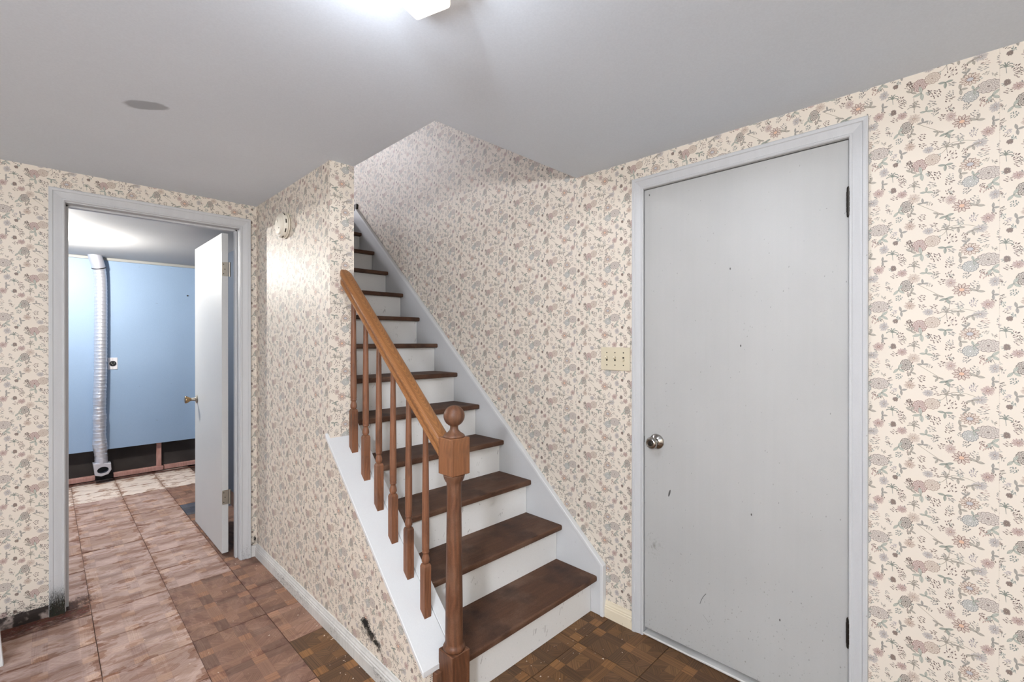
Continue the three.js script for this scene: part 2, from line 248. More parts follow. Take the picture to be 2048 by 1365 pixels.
const SLATE = { base: [70, 72, 82], light: [84, 84, 92], deep: [60, 62, 72], corner: [78, 76, 80], grain: [40, 42, 50], hi: [110, 112, 120], dark: .5, vary: 12, wash: 0 };
const tileMat = (seed, P, rough) => new THREE.MeshPhysicalMaterial({ map: tileTex(seed, P), roughness: rough, specularIntensity: .5 });
const TILES = {
  brown: [11, 12, 13].map((s) => tileMat(s, BROWN, .5)), mid: [21, 22, 23].map((s) => tileMat(s, MID, .6)), washed: [31, 32, 33, 34].map((s) => tileMat(s, WASHED, .75)),
  bleach: [41, 42].map((s) => tileMat(s, BLEACH, .85)), slate: [tileMat(51, SLATE, .6)],
};

// ------------------------------------------------------------------ materials
const M = {
  ceiling: paint([222, 231, 240], 10, 3, .9, { size: 1.7 }),
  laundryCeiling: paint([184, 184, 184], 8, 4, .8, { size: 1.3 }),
  trim: paint([190, 191, 192], 8, 6, .45, { streak: 6, specks: 10, size: .6 }),
  skirt: paint([203, 204, 205], 6, 7, .4, { specks: 14, size: .7 }),
  riser: paint([232, 231, 228], 14, 8, .5, { specks: 130, scuffs: 34, size: .8 }),
  cap: paint([214, 215, 215], 5, 10, .4, { specks: 6, size: .6 }),
  leaf: paint([192, 192, 190], 8, 12, .45, { specks: 14, size: 1 }),
  baseboard: paint([206, 204, 200], 30, 14, .5, { streak: 20, specks: 120, size: .45 }),
  cream: paint([222, 210, 186], 14, 15, .5, { specks: 110, scuffs: 20, size: .4 }),
  dirtyBase: new THREE.MeshStandardMaterial({ roughness: .95, map: dataTex(512, 128, (u, v) => { const a = fbm(u, v, 14, 3, 161, 6), b = fbm(u, v, 40, 9, 171, 4), k = Math.max(0, Math.min(1, (a * .65 + b * .35 - .44) * 7)); return lerp3([46, 38, 34], [150, 136, 128], k); }, { repeat: [1 / .6, 1 / .15] }) }),
  blue: paint([148, 172, 200], 10, 17, .5, { specks: 16, size: 1.2 }),
  shadedBlueWall: paint([60, 68, 80], 12, 47, .7, { size: 1 }),  // blue wall behind the open door, its shade put into the colour
  stripGrey: paint([168, 168, 164], 14, 49, .6, { size: .5 }),
  foundation: paint([52, 47, 45], 60, 18, .85, { specks: 60, size: .9 }),
  pinkWood: paint([186, 142, 132], 46, 19, .8, { streak: 30, specks: 160, size: .3 }),
  subfloor: paint([74, 52, 42], 40, 20, .9, { size: .6 }),
  plainWall: new THREE.MeshStandardMaterial({ color: 0xe6dccb, roughness: .8 }),
  upstairs: new THREE.MeshStandardMaterial({ color: 0xe2e2e4, roughness: .8 }),
  chrome: new THREE.MeshStandardMaterial({ color: 0xa8a49e, metalness: 1, roughness: .18 }),
  nickel: new THREE.MeshStandardMaterial({ color: 0xa39c90, metalness: .8, roughness: .42 }),
  darkSteel: new THREE.MeshStandardMaterial({ color: 0x33302c, metalness: .7, roughness: .45 }),
  brass: new THREE.MeshStandardMaterial({ color: 0xa88a66, metalness: 1, roughness: .25 }),
  foil: new THREE.MeshStandardMaterial({ color: 0xdcdde4, metalness: .65, roughness: .33 }),
  galvanised: new THREE.MeshStandardMaterial({ color: 0xcfcfd8, metalness: .55, roughness: .45 }),
  black: new THREE.MeshStandardMaterial({ color: 0x14151a, roughness: .5 }),
  ivory: new THREE.MeshStandardMaterial({ color: 0xcfc5ac, roughness: .45 }),
  ivoryLight: new THREE.MeshStandardMaterial({ color: 0xdcd2ba, roughness: .4 }),
  detector: new THREE.MeshStandardMaterial({ color: 0xd9d0bf, roughness: .5 }),
  detectorFace: new THREE.MeshStandardMaterial({ color: 0xe0d9ca, roughness: .45 }),
  slot: new THREE.MeshStandardMaterial({ color: 0x2e2822, roughness: .8 }),
  whitePlastic: new THREE.MeshStandardMaterial({ color: 0xe4e2e6, roughness: .4 }),
  bronze: new THREE.MeshStandardMaterial({ color: 0x6d5240, metalness: .5, roughness: .45 }),
  glow: new THREE.MeshStandardMaterial({ color: 0xffffff, roughness: .4, emissive: 0xfff3e4, emissiveIntensity: 2.4 }),
  bulb: new THREE.MeshStandardMaterial({ color: 0xffffff, roughness: .4, emissive: 0xf6f6ff, emissiveIntensity: 6 }),
  tread: wood([106, 73, 53], [68, 46, 35], 61, .62, { wear: .7, ringW: .08, size: .55, turn: true }),
  post: wood([128, 84, 57], [64, 41, 30], 62, .45, { ringW: .2, wear: .6, size: .35 }),
  block: wood([154, 104, 68], [98, 62, 41], 63, .42, { ringW: .16, wear: .3, size: .3 }),
  spindle: wood([150, 100, 70], [88, 57, 41], 64, .45, { ringW: .2, wear: .45, size: .3 }),
  rail: wood([172, 119, 72], [104, 67, 40], 65, .3, { cath: 1, ringW: .27, wear: .25, size: .36 }),
};

// ------------------------------------------------------------------ the shell
const XR = 1.94, ZB = 3.205, XP1 = 0.932, XP2 = 1.05, H = 2.195, ZE = 2.13, ZO = 1.465, UP = 2.47, TOP = 4.66, ZL = 5.95, HL = 2.152;

// floor: dark boards under loose vinyl tiles
const floor = struct(mesh('floor', box(-2.2, XR, -.08, -.004, -6.0, 1.6), M.subfloor), 'worn parquet-patterned vinyl tile floor with water damage in both rooms', 'floor');
const T = 0.305, tileGeos = [];
for (let v = 0; v < 5; v++) {
  const R = rng(200 + v), n = 4, w = T - .0022, pos = [], uv = [], idx = [], hs = [];
  for (let j = 0; j <= n; j++) for (let i = 0; i <= n; i++) { const e = (i === 0 || i === n || j === 0 || j === n); const corner = (i % n === 0) && (j % n === 0); hs.push((v < 2 ? .0002 : .0006) * R() + (e ? (v < 2 ? 0 : .0012 * R()) : 0) + (corner && v > 2 ? .0016 * R() : 0)); pos.push((i / n - .5) * w, hs[hs.length - 1], (j / n - .5) * w); uv.push(i / n, 1 - j / n); }
  for (let j = 0; j < n; j++) for (let i = 0; i < n; i++) { const a = j * (n + 1) + i; idx.push(a, a + n + 1, a + 1, a + 1, a + n + 1, a + n + 2); }
  const ring = []; for (let i = 0; i < n; i++) ring.push(i); for (let j = 0; j < n; j++) ring.push(j * (n + 1) + n); for (let i = n; i > 0; i--) ring.push(n * (n + 1) + i); for (let j = n; j > 0; j--) ring.push(j * (n + 1));
  const base = pos.length / 3, rn = ring.length; for (const lo of [0, 1]) for (const r of ring) { pos.push(pos[r * 3], lo ? -.004 : pos[r * 3 + 1], pos[r * 3 + 2]); uv.push(uv[r * 2], uv[r * 2 + 1]); }
  for (let k = 0; k < ring.length; k++) { const a = base + k, b = base + (k + 1) % rn, c = a + rn, d = b + rn; idx.push(a, b, c, b, d, c); }
  const g = new THREE.BufferGeometry(); g.setAttribute('position', new THREE.Float32BufferAttribute(pos, 3)); g.setAttribute('uv', new THREE.Float32BufferAttribute(uv, 2)); g.setIndex(idx); g.computeVertexNormals(); tileGeos.push(g);
}
{
  const R = rng(77);
  for (let i = -4; i < 7; i++) for (let k = -11; k < 11; k++) {
    const x = .155 + T * (i + .5), z = -3.09 + T * (k + .5);
    if (x > XR + .1 || z < -6.0 || z > .2 || x < -.95) continue;
    if (x > 1.05 && z < -1.5) continue;                                  // under the stair and beyond its wall
    let kind = 'washed';
    if (x > .93) kind = 'brown'; else if (z < -5.36) kind = 'bleach'; else if (z > -3.2 && x > .62) kind = z > -2.2 ? 'brown' : 'mid'; else if (z > -3.2 && x > .3) kind = z > -2.0 || x > .46 ? 'mid' : 'washed'; else if (z < -3.2 && x > .77) kind = 'mid';
    if (x > .77 && z < -4.3 && z > -4.6) kind = 'slate';
    const ms = TILES[kind], t = mesh('tile', tileGeos[kind === 'brown' ? (R() * 2 | 0) : (R() * 5 | 0)], ms[R() * ms.length | 0], floor);
    t.position.set(x + (R() - .5) * .0012, 0, z + (R() - .5) * .0012); t.rotation.y = (kind === 'washed' || kind === 'bleach' ? (R() < .5 ? 0 : Math.PI) : (R() * 4 | 0) * Math.PI / 2) + (R() - .5) * .006;
  }
}

// ceilings (thick: the storey above stands on them)
const ceiling = struct(mesh('ceiling', prismY([[-2.2, -1.6], [XR, -1.6], [XR, ZO], [XP2, ZO], [XP2, ZB + .06], [-2.2, ZB + .06]], H, UP), M.ceiling), 'matt white ceiling with a stair opening and a grey smudge', 'ceiling');
{
  const R = rng(5), m = grime(256, 128, (g) => { for (let y = 0; y < 128; y++) for (let x = 0; x < 256; x++) { const r = Math.hypot((x - 128) / 100, (y - 64) / 46) + (fbm(x / 256, y / 128, 5, 4, 7, 4) - .5) * .5; const a = Math.max(0, Math.min(1, (1.02 - r) * 5)) * .3; if (a > .01) { g.fillStyle = `rgba(112,112,112,${a})`; g.fillRect(x, y, 1, 1); } } });
  const s = mesh('smudge', new THREE.PlaneGeometry(.2, .1).rotateX(Math.PI / 2).rotateY(-.75), m, ceiling); s.position.set(.248, H - .0012, -2.1);
}
struct(mesh('ceiling_2', prismY([[-1.2, ZB + .06], [XP2, ZB + .06], [XP2, 4.04], [1.29, 4.04], [1.29, 6.1], [-1.2, 6.1]], HL, UP), M.laundryCeiling), 'white laundry ceiling seen through the open doorway', 'ceiling');

// walls
const holeR = [[.292, .0], [1.10, .0], [1.10, 2.061], [.292, 2.061]];
struct(mesh('wall_right', prismX([[-1.6, 0], [.292, 0], [.292, 2.061], [1.10, 2.061], [1.10, 0], [7.5, 0], [7.5, TOP], [-1.6, TOP]], XR, XR + .12), vinyl(.048, 1.64, .48)), 'long right wall papered with small pastel flowers on cream', 'wall');
struct(mesh('wall_closet', box(XR + .12, XR + .16, 0, 2.2, -1.3, -.1), M.plainWall), 'back of the closet behind the shut white door', 'wall');
const wallBack = struct(mesh('wall_back', prismZ([[-2.2, 0], [.048, 0], [.048, 2.058], [.854, 2.058], [.854, 0], [XP1, 0], [XP1, H], [-2.2, H]], -ZB - .06, -ZB), vinyl(.13, 1.64, .5)), 'flowered wall around the open laundry doorway', 'wall');
struct(mesh('wall_laundry_front', prismZ([[-1.2, 0], [.048, 0], [.048, 2.058], [.854, 2.058], [.854, 0], [XP2, 0], [XP2, HL], [-1.2, HL]], -ZB - .12, -ZB - .06), M.blue), 'blue laundry side of the doorway wall', 'wall');
const CAPY = (d) => .206 + .895 * (d - 1.358);                            // top of the sloping cap at depth d
const wallPart = struct(mesh('wall_partition', prismX([[1.36, 0], [1.36, CAPY(1.36) - .02], [ZE, CAPY(ZE) - .02], [ZE, H], [ZB, H], [ZB, 0]], XP1, XP2), vinyl(.31, 1.6, .5)), 'flowered partition wall beside the stair with a mould patch low down', 'wall');
struct(mesh('wall_stairwell', prismY([[XP2, ZB + .12], [XP2 + .04, ZB + .12], [XP2 + .04, 4.02], [1.29, 4.02], [1.29, 6.1], [1.17, 6.1], [1.17, 4.06], [XP2, 4.06]], 0, HL), M.shadedBlueWall), 'blue laundry wall under the stairwell, coloured dark to stand for shade, glimpsed behind the open door', 'wall');
struct(mesh('wall_laundry_left', box(-1.3, -1.2, 0, HL, -6.1, -ZB - .12), M.blue), 'blue laundry wall left of the doorway', 'wall');
struct(mesh('wall_left', box(-2.3, -2.2, 0, H, -ZB - .06, 1.6), M.plainWall), 'cream wall on the left of the hall', 'wall');
struct(mesh('wall_front', box(-2.3, XR + .12, 0, TOP, 1.6, 1.7), M.plainWall), 'cream wall behind the viewer', 'wall');

// laundry back wall: drywall cut off above the floor, foundation and furring behind it
const wallBlue = struct(mesh('wall_laundry_back', box(-1.2, 1.17, .298, HL, -ZL - .014, -ZL), M.blue), 'pale blue laundry wall cut off above the floor', 'wall');
{ const a = mesh('nail_hole', new THREE.CylinderGeometry(.007, .008, .006, 10).rotateX(Math.PI / 2), M.slot, wallBlue); a.position.set(1.06, 1.83, -ZL + .003); }  // small dark disc standing in for a nail hole in the drywall
const wallFound = struct(mesh('wall_foundation', box(-1.2, 1.17, 0, .6, -6.1, -6.03), M.foundation), 'bare dark foundation wall exposed under the blue drywall', 'wall');
mesh('furring_strip', softBox(.800, .840, .05, .62, -6.03, -5.99, .003), M.pinkWood, wallFound);
mesh('furring_strip', softBox(-.42, -.38, .05, .62, -6.03, -5.99, .003), M.pinkWood, wallFound);
for (const [a, b, z, m] of [[-.6, .325, 0, M.pinkWood], [.33, .455, -.012, M.foundation], [.458, .852, 0, M.pinkWood], [.862, 1.16, -.014, M.pinkWood]]) mesh('sill_plate', softBox(a, b, .012, .05, -6.03 + z, -5.962 + z, .003), m, wallFound);
struct(mesh('trim_3', softBox(-1.2, 1.17, 2.126, HL, -ZL, -ZL + .02, .003), M.stripGrey), 'grey-white strip along the top of the blue laundry wall', 'trim');

// upper storey around the stair opening
struct(mesh('floor_upstairs', box(XP2, XR, UP - .25, UP, -7.5, -3.99), M.subfloor), 'upper landing floor at the head of the stair', 'floor');
struct(mesh('floor_upstairs_2', box(-2.2, XP2, UP - .05, UP, -7.5, -6.1), M.subfloor), 'upper hall floor beyond the laundry', 'floor');
struct(mesh('ceiling_upstairs', box(-2.3, XR + .12, TOP, TOP + .1, -7.6, 1.7), M.upstairs), 'white ceiling of the upper hall', 'ceiling');
struct(mesh('wall_upstairs_left', box(-2.3, -2.2, UP, TOP, -7.5, 1.6), M.upstairs), 'white left wall of the upper hall', 'wall');
struct(mesh('wall_upstairs_back', box(-2.3, XR + .12, UP - .3, TOP, -7.6, -7.5), M.upstairs), 'white far wall of the upper hall', 'wall');
struct(mesh('baseboard_upstairs', softBox(XR - .014, XR, UP, UP + .09, -7.5, -3.86, .004), M.darkSteel), 'baseboard beginning at the stair head', 'baseboard');

// ------------------------------------------------------------------ casings and doors
// casing profile: (out from the opening, proud of the wall)
const CASE = [[0, 0], [0, .008], [.004, .011], [.009, .011], [.012, .0085], [.018, .0095], [.034, .013], [.041, .014], [.044, .017], [.054, .018], [.058, .016], [.058, 0]];
// a mitred piece: P(s, y, t) maps (along the wall, up, proud) to the world
function casingPiece(kind, s0, s1, top, scale, P) {
  const pos = [], n = CASE.length, q = (o, end) => (kind === 'left' ? [s0 - o, end ? top + o : 0] : kind === 'right' ? [s1 + o, end ? top + o : 0] : end ? [s1 + o, top + o] : [s0 - o, top + o]);
  const tri = (a, b, c) => pos.push(...a, ...b, ...c);
  const pt = (k, end) => { const o = CASE[k][0] * scale, [s, y] = q(o, end); return P(s, y, CASE[k][1]); };
  for (let k = 0; k < n - 1; k++) { const a = pt(k, 0), b = pt(k + 1, 0), c = pt(k, 1), d = pt(k + 1, 1); tri(a, b, c); tri(b, d, c); }
  for (const e of [0, 1]) for (let k = 1; k < n - 1; k++) tri(pt(0, e), pt(k, e), pt(k + 1, e));
  const g = new THREE.BufferGeometry(); g.setAttribute('position', new THREE.Float32BufferAttribute(pos, 3)); return planarUV(g);
}
const PL = (s, y, t) => [s, y, -ZB + t], PR = (s, y, t) => [XR - t, y, s];
const frame1 = struct(group('trim_1'), 'white moulded door casing around the laundry doorway, black mould at its foot', 'trim');
for (const k of ['left', 'right', 'head']) mesh('casing', casingPiece(k, .063, .839, 2.046, 1, PL), M.trim, frame1);
mesh('jamb', softBox(.048, .066, 0, 2.04, -ZB - .12, -ZB + .001, .002), M.trim, frame1);
mesh('jamb', softBox(.836, .854, 0, 2.04, -ZB - .12, -ZB + .001, .002), M.trim, frame1);
mesh('jamb', softBox(.048, .854, 2.04, 2.058, -ZB - .12, -ZB + .001, .002), M.trim, frame1);
mesh('stop', softBox(.825, .836, 0, 2.04, -ZB - .082, -ZB - .046, .002), M.trim, frame1);
mesh('stop', softBox(.066, .077, 0, 2.04, -ZB - .082, -ZB - .046, .002), M.trim, frame1);
mesh('stop', softBox(.066, .836, 2.029, 2.04, -ZB - .082, -ZB - .046, .002), M.trim, frame1);
{
  const R = rng(9), m = grime(128, 256, (g) => { for (let i = 0; i < 3800; i++) { const y = 256 - Math.pow(R(), 1.7) * 230, x = R() * 128, s = 1 + R() * 4.5 * (y / 256); g.fillStyle = `rgba(${18 + R() * 30 | 0},${18 + R() * 26 | 0},20,${(.25 + .6 * R()) * Math.min(1, Math.max(.06, (y - 50) / 150))})`; g.beginPath(); g.ellipse(x, y, s * .7, s * 1.6, 0, 0, 7); g.fill(); } });
  const s = mesh('mould_stain', new THREE.PlaneGeometry(.056, .2), m, frame1); s.position.set(.034, .1, -ZB + .0195);
  const R2 = rng(19), m2 = grime(128, 128, (g) => { for (let i = 0; i < 120; i++) { const y = 128 - Math.pow(R2(), 2) * 120, s = 1 + R2() * 3; g.fillStyle = `rgba(70,66,58,${.2 + .4 * R2()})`; g.beginPath(); g.ellipse(R2() * 128, y, s * .6, s * 1.3, 0, 0, 7); g.fill(); } });
  const s2 = mesh('mould_stain', new THREE.PlaneGeometry(.054, .1), m2, frame1); s2.position.set(.868, .05, -ZB + .0195);
}
const frame2 = struct(group('trim_2'), 'white moulded door casing around the shut closet door', 'trim');
for (const k of ['left', 'right', 'head']) mesh('casing', casingPiece(k, -1.080, -.307, 2.047, .92, PR), M.trim, frame2);
mesh('jamb', softBox(XR, XR + .118, 0, 2.043, -1.10, -1.083, .002), M.trim, frame2);
mesh('jamb', softBox(XR, XR + .118, 0, 2.043, -.304, -.292, .002), M.trim, frame2);
mesh('jamb', softBox(XR, XR + .118, 2.046, 2.061, -1.10, -.292, .002), M.trim, frame2);
mesh('threshold', softBox(XR - .006, XR + .1, .0025, .0125, -1.082, -.305, .004), M.baseboard, frame2, 'scuffed white threshold strip');

// knob turned about +y, standing off its plate
function knobGeo() { return { rose: lathe([[0, 0], [.034, 0], [.0345, .002], [.031, .006], [.02, .014], [.014, .017], [0, .017]], 32), neck: lathe([[0, .015], [.0115, .015], [.0115, .03], [.015, .034], [0, .034]], 24), knob: lathe([[0, .03], [.013, .031], [.0235, .038], [.0262, .046], [.0262, .052], [.0225, .058], [.0175, .061], [.0165, .0602], [.0165, .0598], [0, .0598]], 32), button: lathe([[0, .058], [.0105, .058], [.0105, .0625], [.006, .0645], [.0055, .0635], [0, .0635]], 20) }; }
const KG = knobGeo();
// right door, shut
const door1 = struct(group('door_1', [XR, 0, 0]), 'shut flat white door with a chrome knob, scuffed and streaked', 'door');
const doorTex = canvasTex(1024, 2048, (g, W, Hh) => {
  const im = g.createImageData(W, Hh);
  for (let y = 0; y < Hh; y++) for (let x = 0; x < W; x++) { const u = x / W, v = y / Hh, n = (fbm(u, v, 3, 5, 91, 5) - .5) * 12 + (fbm(u, v, 60, 3, 93, 3) - .5) * 2.5 + (hash(x, y, 3) - .5) * 4, o = (y * W + x) * 4; im.data[o] = 174 + n; im.data[o + 1] = 174 + n; im.data[o + 2] = 172 + n; im.data[o + 3] = 255; }
  g.putImageData(im, 0, 0);
  const R = rng(17), px = (z) => (z + 1.08) / .771 * W, py = (y) => (2.043 - y) / 2.013 * Hh;
  for (let i = 0; i < 240; i++) { g.fillStyle = `rgba(60,56,52,${.1 + R() * .35})`; g.beginPath(); g.ellipse(R() * W, R() * Hh, .6 + R() * 1.4, .6 + R() * 3, R() * .5, 0, 7); g.fill(); }
  for (let i = 0; i < 420; i++) { const y = Hh - Math.pow(R(), 2.2) * 420; g.fillStyle = `rgba(80,76,66,${.08 + R() * .3})`; g.beginPath(); g.ellipse(R() * W, y, .6 + R() * 3, .6 + R() * 2.4, R() * 3, 0, 7); g.fill(); }
  g.fillStyle = 'rgba(50,48,46,.85)'; g.beginPath(); g.ellipse(px(-.958), py(.675), 5, 17, .35, 0, 7); g.fill();
  g.strokeStyle = 'rgba(50,48,46,.8)'; g.lineWidth = 2.4; g.beginPath(); g.moveTo(px(-.796), py(.292)); g.quadraticCurveTo(px(-.812), py(.275), px(-.822), py(.24)); g.stroke();
  g.strokeStyle = 'rgba(110,106,100,.6)'; g.lineWidth = 1.6; g.beginPath(); g.moveTo(px(-.81), py(.2)); g.quadraticCurveTo(px(-.8), py(.19), px(-.785), py(.175)); g.stroke();
  g.fillStyle = 'rgba(45,43,40,.8)'; for (const [z, y] of [[-1.055, 2.015], [-.7, 1.64], [-.66, 1.33], [-.62, .67], [-.52, .3]]) { g.beginPath(); g.ellipse(px(z), py(y), 3, 4.5, 0, 0, 7); g.fill(); }
  blot(g, px(-1.03), py(.42), 70, [110, 108, 100], .16, 160, R); blot(g, px(-1.02), py(.9), 90, [140, 138, 132], .1, 150, R, .8, 2);
});
const doorGeo = new RoundedBoxGeometry(.035, 2.009, .771, 1, .002); { const p = doorGeo.attributes.position, uv = doorGeo.attributes.uv; for (let i = 0; i < p.count; i++) uv.setXY(i, (p.getZ(i) + .3855) / .771, (p.getY(i) + 1.0065) / 2.013); }
const slab1 = mesh('door_panel', doorGeo, new THREE.MeshStandardMaterial({ map: doorTex, roughness: .42 }), door1); slab1.position.set(.0215, .034 + 1.0045, -.6945);
{
  const k = mesh('knob', KG.knob, M.chrome, door1, 'round chrome knob with a keyhole'); k.rotation.z = Math.PI / 2; k.position.set(.004, .897, -1.018);
  mesh('rosette', KG.rose, M.chrome, k); mesh('neck', KG.neck, M.chrome, k); mesh('lock_button', KG.button, M.darkSteel, k);
  mesh('latch_plate', softBox(-.001, .006, .883, .913, -1.086, -1.0805, .001), M.darkSteel, door1);
  for (const y of [1.827, .351]) {
    const h = mesh('hinge', cyl(.0062, .0062, .092, 14), M.darkSteel, door1); h.position.set(-.004, y, -.3075);
    for (const q of [-.032, -.014, .004, .022]) { const r = mesh('knuckle', cyl(.0071, .0071, .0155, 14), M.darkSteel, h); r.position.y = q + .005; }
    for (const s of [-1, 1]) { const c = mesh('pin_cap', new THREE.SphereGeometry(.0058, 12, 8), M.darkSteel, h); c.position.y = s * .048; }
  }
}
// laundry door, standing open
const door2 = struct(group('door_2', [.8, 0, -3.345]), 'flat white door standing open into the blue laundry', 'door');
mesh('door_panel', softBox(-.026, .010, .014, 2.028, -.745, 0, .002), M.leaf, door2);
{
  for (const s of [-1, 1]) {
    const k = mesh('knob', lathe([[0, .036], [.011, .036], [.0125, .042], [.02, .052], [.0262, .066], [.0255, .072], [.02, .0745], [0, .0735]], 28), M.brass, door2, 'small brass knob'); k.rotation.z = s < 0 ? Math.PI / 2 : -Math.PI / 2; k.position.set(s < 0 ? -.026 : .010, .925, -.682);
    mesh('rosette', lathe([[0, 0], [.031, 0], [.03, .004], [.018, .009], [.011, .013], [.01, .038], [0, .038]], 28), M.nickel, k);
  }
  for (const y of [1.802, .365]) {
    const pl = poly([[-.0215, -.044], [.008, -.044], [.008, .044], [-.0215, .044], [-.026 + .001, .036], [-.025, -.036]]);
    const h = mesh('hinge', planarUV(extrude(pl, .003).translate(0, y, -.0005)), M.nickel, door2);
    const b = mesh('knuckle', cyl(.0065, .0065, .09, 14), M.nickel, h); b.position.set(.0165, y, .003);
    for (const [sx, sy] of [[-.016, .03], [-.009, 0], [-.016, -.03]]) { const s = mesh('screw', cyl(.0032, .0032, .002, 10).rotateX(Math.PI / 2), M.slot, h); s.position.set(sx, y + sy, .003); }
  }
}

// ------------------------------------------------------------------ baseboards
const BASE = [[0, 0], [.014, 0], [.014, .044], [.012, .048], [.012, .055], [.009, .058], [.009, .064], [.005, .072], [.004, .079], [0, .08]];
function baseboardAlong(len, prof = BASE) { return extrude(poly(prof), len); }
const bbPart = struct(mesh('baseboard_partition', planarUV(basis(baseboardAlong(ZB - .014 - 1.36), [-1, 0, 0], [0, 1, 0], [0, 0, -1], [XP1, 0, -1.36])), M.baseboard), 'grimy white baseboard along the foot of the partition', 'baseboard');
struct(mesh('baseboard_right', planarUV(basis(baseboardAlong(.16), [-1, 0, 0], [0, 1, 0], [0, 0, -1], [XR, 0, -1.134])), M.cream), 'short cream baseboard between stair and closet door', 'baseboard');
struct(mesh('baseboard_back', planarUV(basis(extrude(poly([[0, 0], [.009, 0], [.011, .02], [.008, .044], [.003, .056], [0, .058]]), 2.2), [0, 0, 1], [0, 1, 0], [-1, 0, 0], [.004, 0, -ZB])), M.dirtyBase), 'rotten blackened baseboard left of the laundry doorway', 'baseboard');
struct(mesh('baseboard_corner', softBox(.8985, XP1, 0, .07, -ZB, -ZB + .014, .003), M.baseboard), 'stub of grey baseboard in the corner by the partition', 'baseboard');
{
  const R = rng(29), m = grime(1024, 64, (g) => { for (let i = 0; i < 900; i++) { const x = Math.pow(R(), .8) * 1024, y = R() * 64; const c = fbm(x / 1024, .3, 9, 2, 88, 3); if (c < .5) continue; g.fillStyle = `rgba(40,42,40,${(.1 + R() * .45) * (c - .42) * 4})`; g.beginPath(); g.ellipse(x, y, .8 + R() * 5, .6 + R() * 3, 0, 0, 7); g.fill(); } });
  const s = mesh('grime', new THREE.PlaneGeometry(1.7, .06).rotateY(-Math.PI / 2), m, bbPart); s.position.set(XP1 - .0152, .028, -2.25);
}
// mould and rot on the papered walls
{
  const R = rng(31), m = grime(512, 256, (g) => {
    blot(g, 184, 92, 52, [10, 10, 8], .98, 900, R, 1.1, .62); blot(g, 244, 126, 44, [12, 12, 10], .95, 560, R, 1.1, .5); blot(g, 310, 150, 42, [26, 24, 20], .8, 360, R, 1.2, .5); blot(g, 250, 130, 120, [70, 64, 54], .3, 300, R, 1.3, .6); blot(g, 350, 170, 60, [84, 76, 66], .28, 160, R, 1.2, .6);
  });
  const s = mesh('mould_stain', new THREE.PlaneGeometry(.36, .18).rotateY(-Math.PI / 2), m, wallPart); s.position.set(XP1 - .0012, .155, -1.735);
  const R3 = rng(33), m3 = grime(512, 256, (g) => { for (let i = 0; i < 60; i++) { const x = 40 + R3() * 430, y = 40 + R3() * 176; blot(g, x, y, 14 + R3() * 20, [128, 112, 100], .12, 26, R3, 1, .8); } });
  const s3 = mesh('damp_stain', new THREE.PlaneGeometry(.8, .34).rotateY(-Math.PI / 2), m3, wallPart); s3.position.set(XP1 - .001, .3, -1.95);
  const R4 = rng(35), m4 = grime(64, 128, (g) => { blot(g, 44, 74, 30, [14, 12, 10], .95, 220, R4, .5, 1.3); blot(g, 26, 112, 26, [60, 46, 32], .6, 130, R4, 1.2, .5); });
  const s4 = mesh('mould_stain', new THREE.PlaneGeometry(.036, .085), m4, wallBack); s4.position.set(.915, .113, -ZB + .0012);
  const R5 = rng(37), m5 = grime(512, 64, (g) => { for (let i = 0; i < 700; i++) { const y = 64 - Math.pow(R5(), 1.8) * 60; g.fillStyle = `rgba(26,20,17,${.3 + R5() * .6})`; g.beginPath(); g.ellipse(R5() * 512, y, 1 + R5() * 4, .8 + R5() * 2.6, 0, 0, 7); g.fill(); } });
  const s5 = mesh('mould_stain', new THREE.PlaneGeometry(.5, .035), m5, wallBack); s5.position.set(-.245, .072, -ZB + .0012);
  const R6 = rng(39), m6 = grime(512, 128, (g) => { for (let i = 0; i < 2600; i++) { const x = R6() * 512, y = Math.pow(R6(), 1.4) * 110; g.fillStyle = `rgba(${66 + R6() * 46 | 0},${38 + R6() * 26 | 0},${28 + R6() * 20 | 0},${Math.min(1, (.4 + R6() * .6) * (1.1 - y / 116))})`; g.beginPath(); g.ellipse(x, y, 2 + R6() * 14, 1 + R6() * 3, 0, 0, 7); g.fill(); } });
  const s6 = mesh('rust_stain', new THREE.PlaneGeometry(.62, .15).rotateX(-Math.PI / 2), m6, floor); s6.position.set(-.16, .0045, -ZB + .085);
  const R8 = rng(43), m8 = grime(256, 256, (g) => { blot(g, 90, 110, 96, [66, 40, 32], .5, 700, R8, 1, .9); blot(g, 60, 120, 60, [26, 18, 15], .8, 260, R8, 1, .8); blot(g, 150, 90, 70, [92, 60, 48], .4, 260, R8); });
  const s8 = mesh('rust_stain', new THREE.PlaneGeometry(.24, .3).rotateX(-Math.PI / 2), m8, floor); s8.position.set(.115, .0048, -ZB - .03);
  const s7 = mesh('rust_stain', new THREE.PlaneGeometry(1.4, .1).rotateX(-Math.PI / 2), m6, floor); s7.position.set(.5, .0045, -5.90);
}

// ------------------------------------------------------------------ the stair
const R0 = .1901, G = .2204, Z0 = 1.3212, NOSE = .038, TH = .028, XS = 1.918, XI = 1.095;
const stair = tag(group('staircase'), 'steep straight staircase with dark worn wooden treads and scuffed white risers', 'staircase');
function treadGeo(x0, x1, nose, y, back) {                                 // rounded nosing, depth runs backwards
  const s = new THREE.Shape(), b = y - TH; s.moveTo(back, b); s.lineTo(back, y); s.lineTo(nose + .010, y); s.quadraticCurveTo(nose, y, nose, y - .010); s.lineTo(nose, b + .009); s.quadraticCurveTo(nose, b, nose + .009, b); s.closePath();
  const g = new THREE.ExtrudeGeometry(s, { depth: x1 - x0 - .006, bevelEnabled: true, bevelSize: .003, bevelThickness: .003, bevelOffset: -.003, bevelSegments: 2, curveSegments: 6 }).translate(0, 0, .003);
  return planarUV(basis(g, [0, 0, -1], [0, 1, 0], [1, 0, 0], [x0, 0, 0]));
}
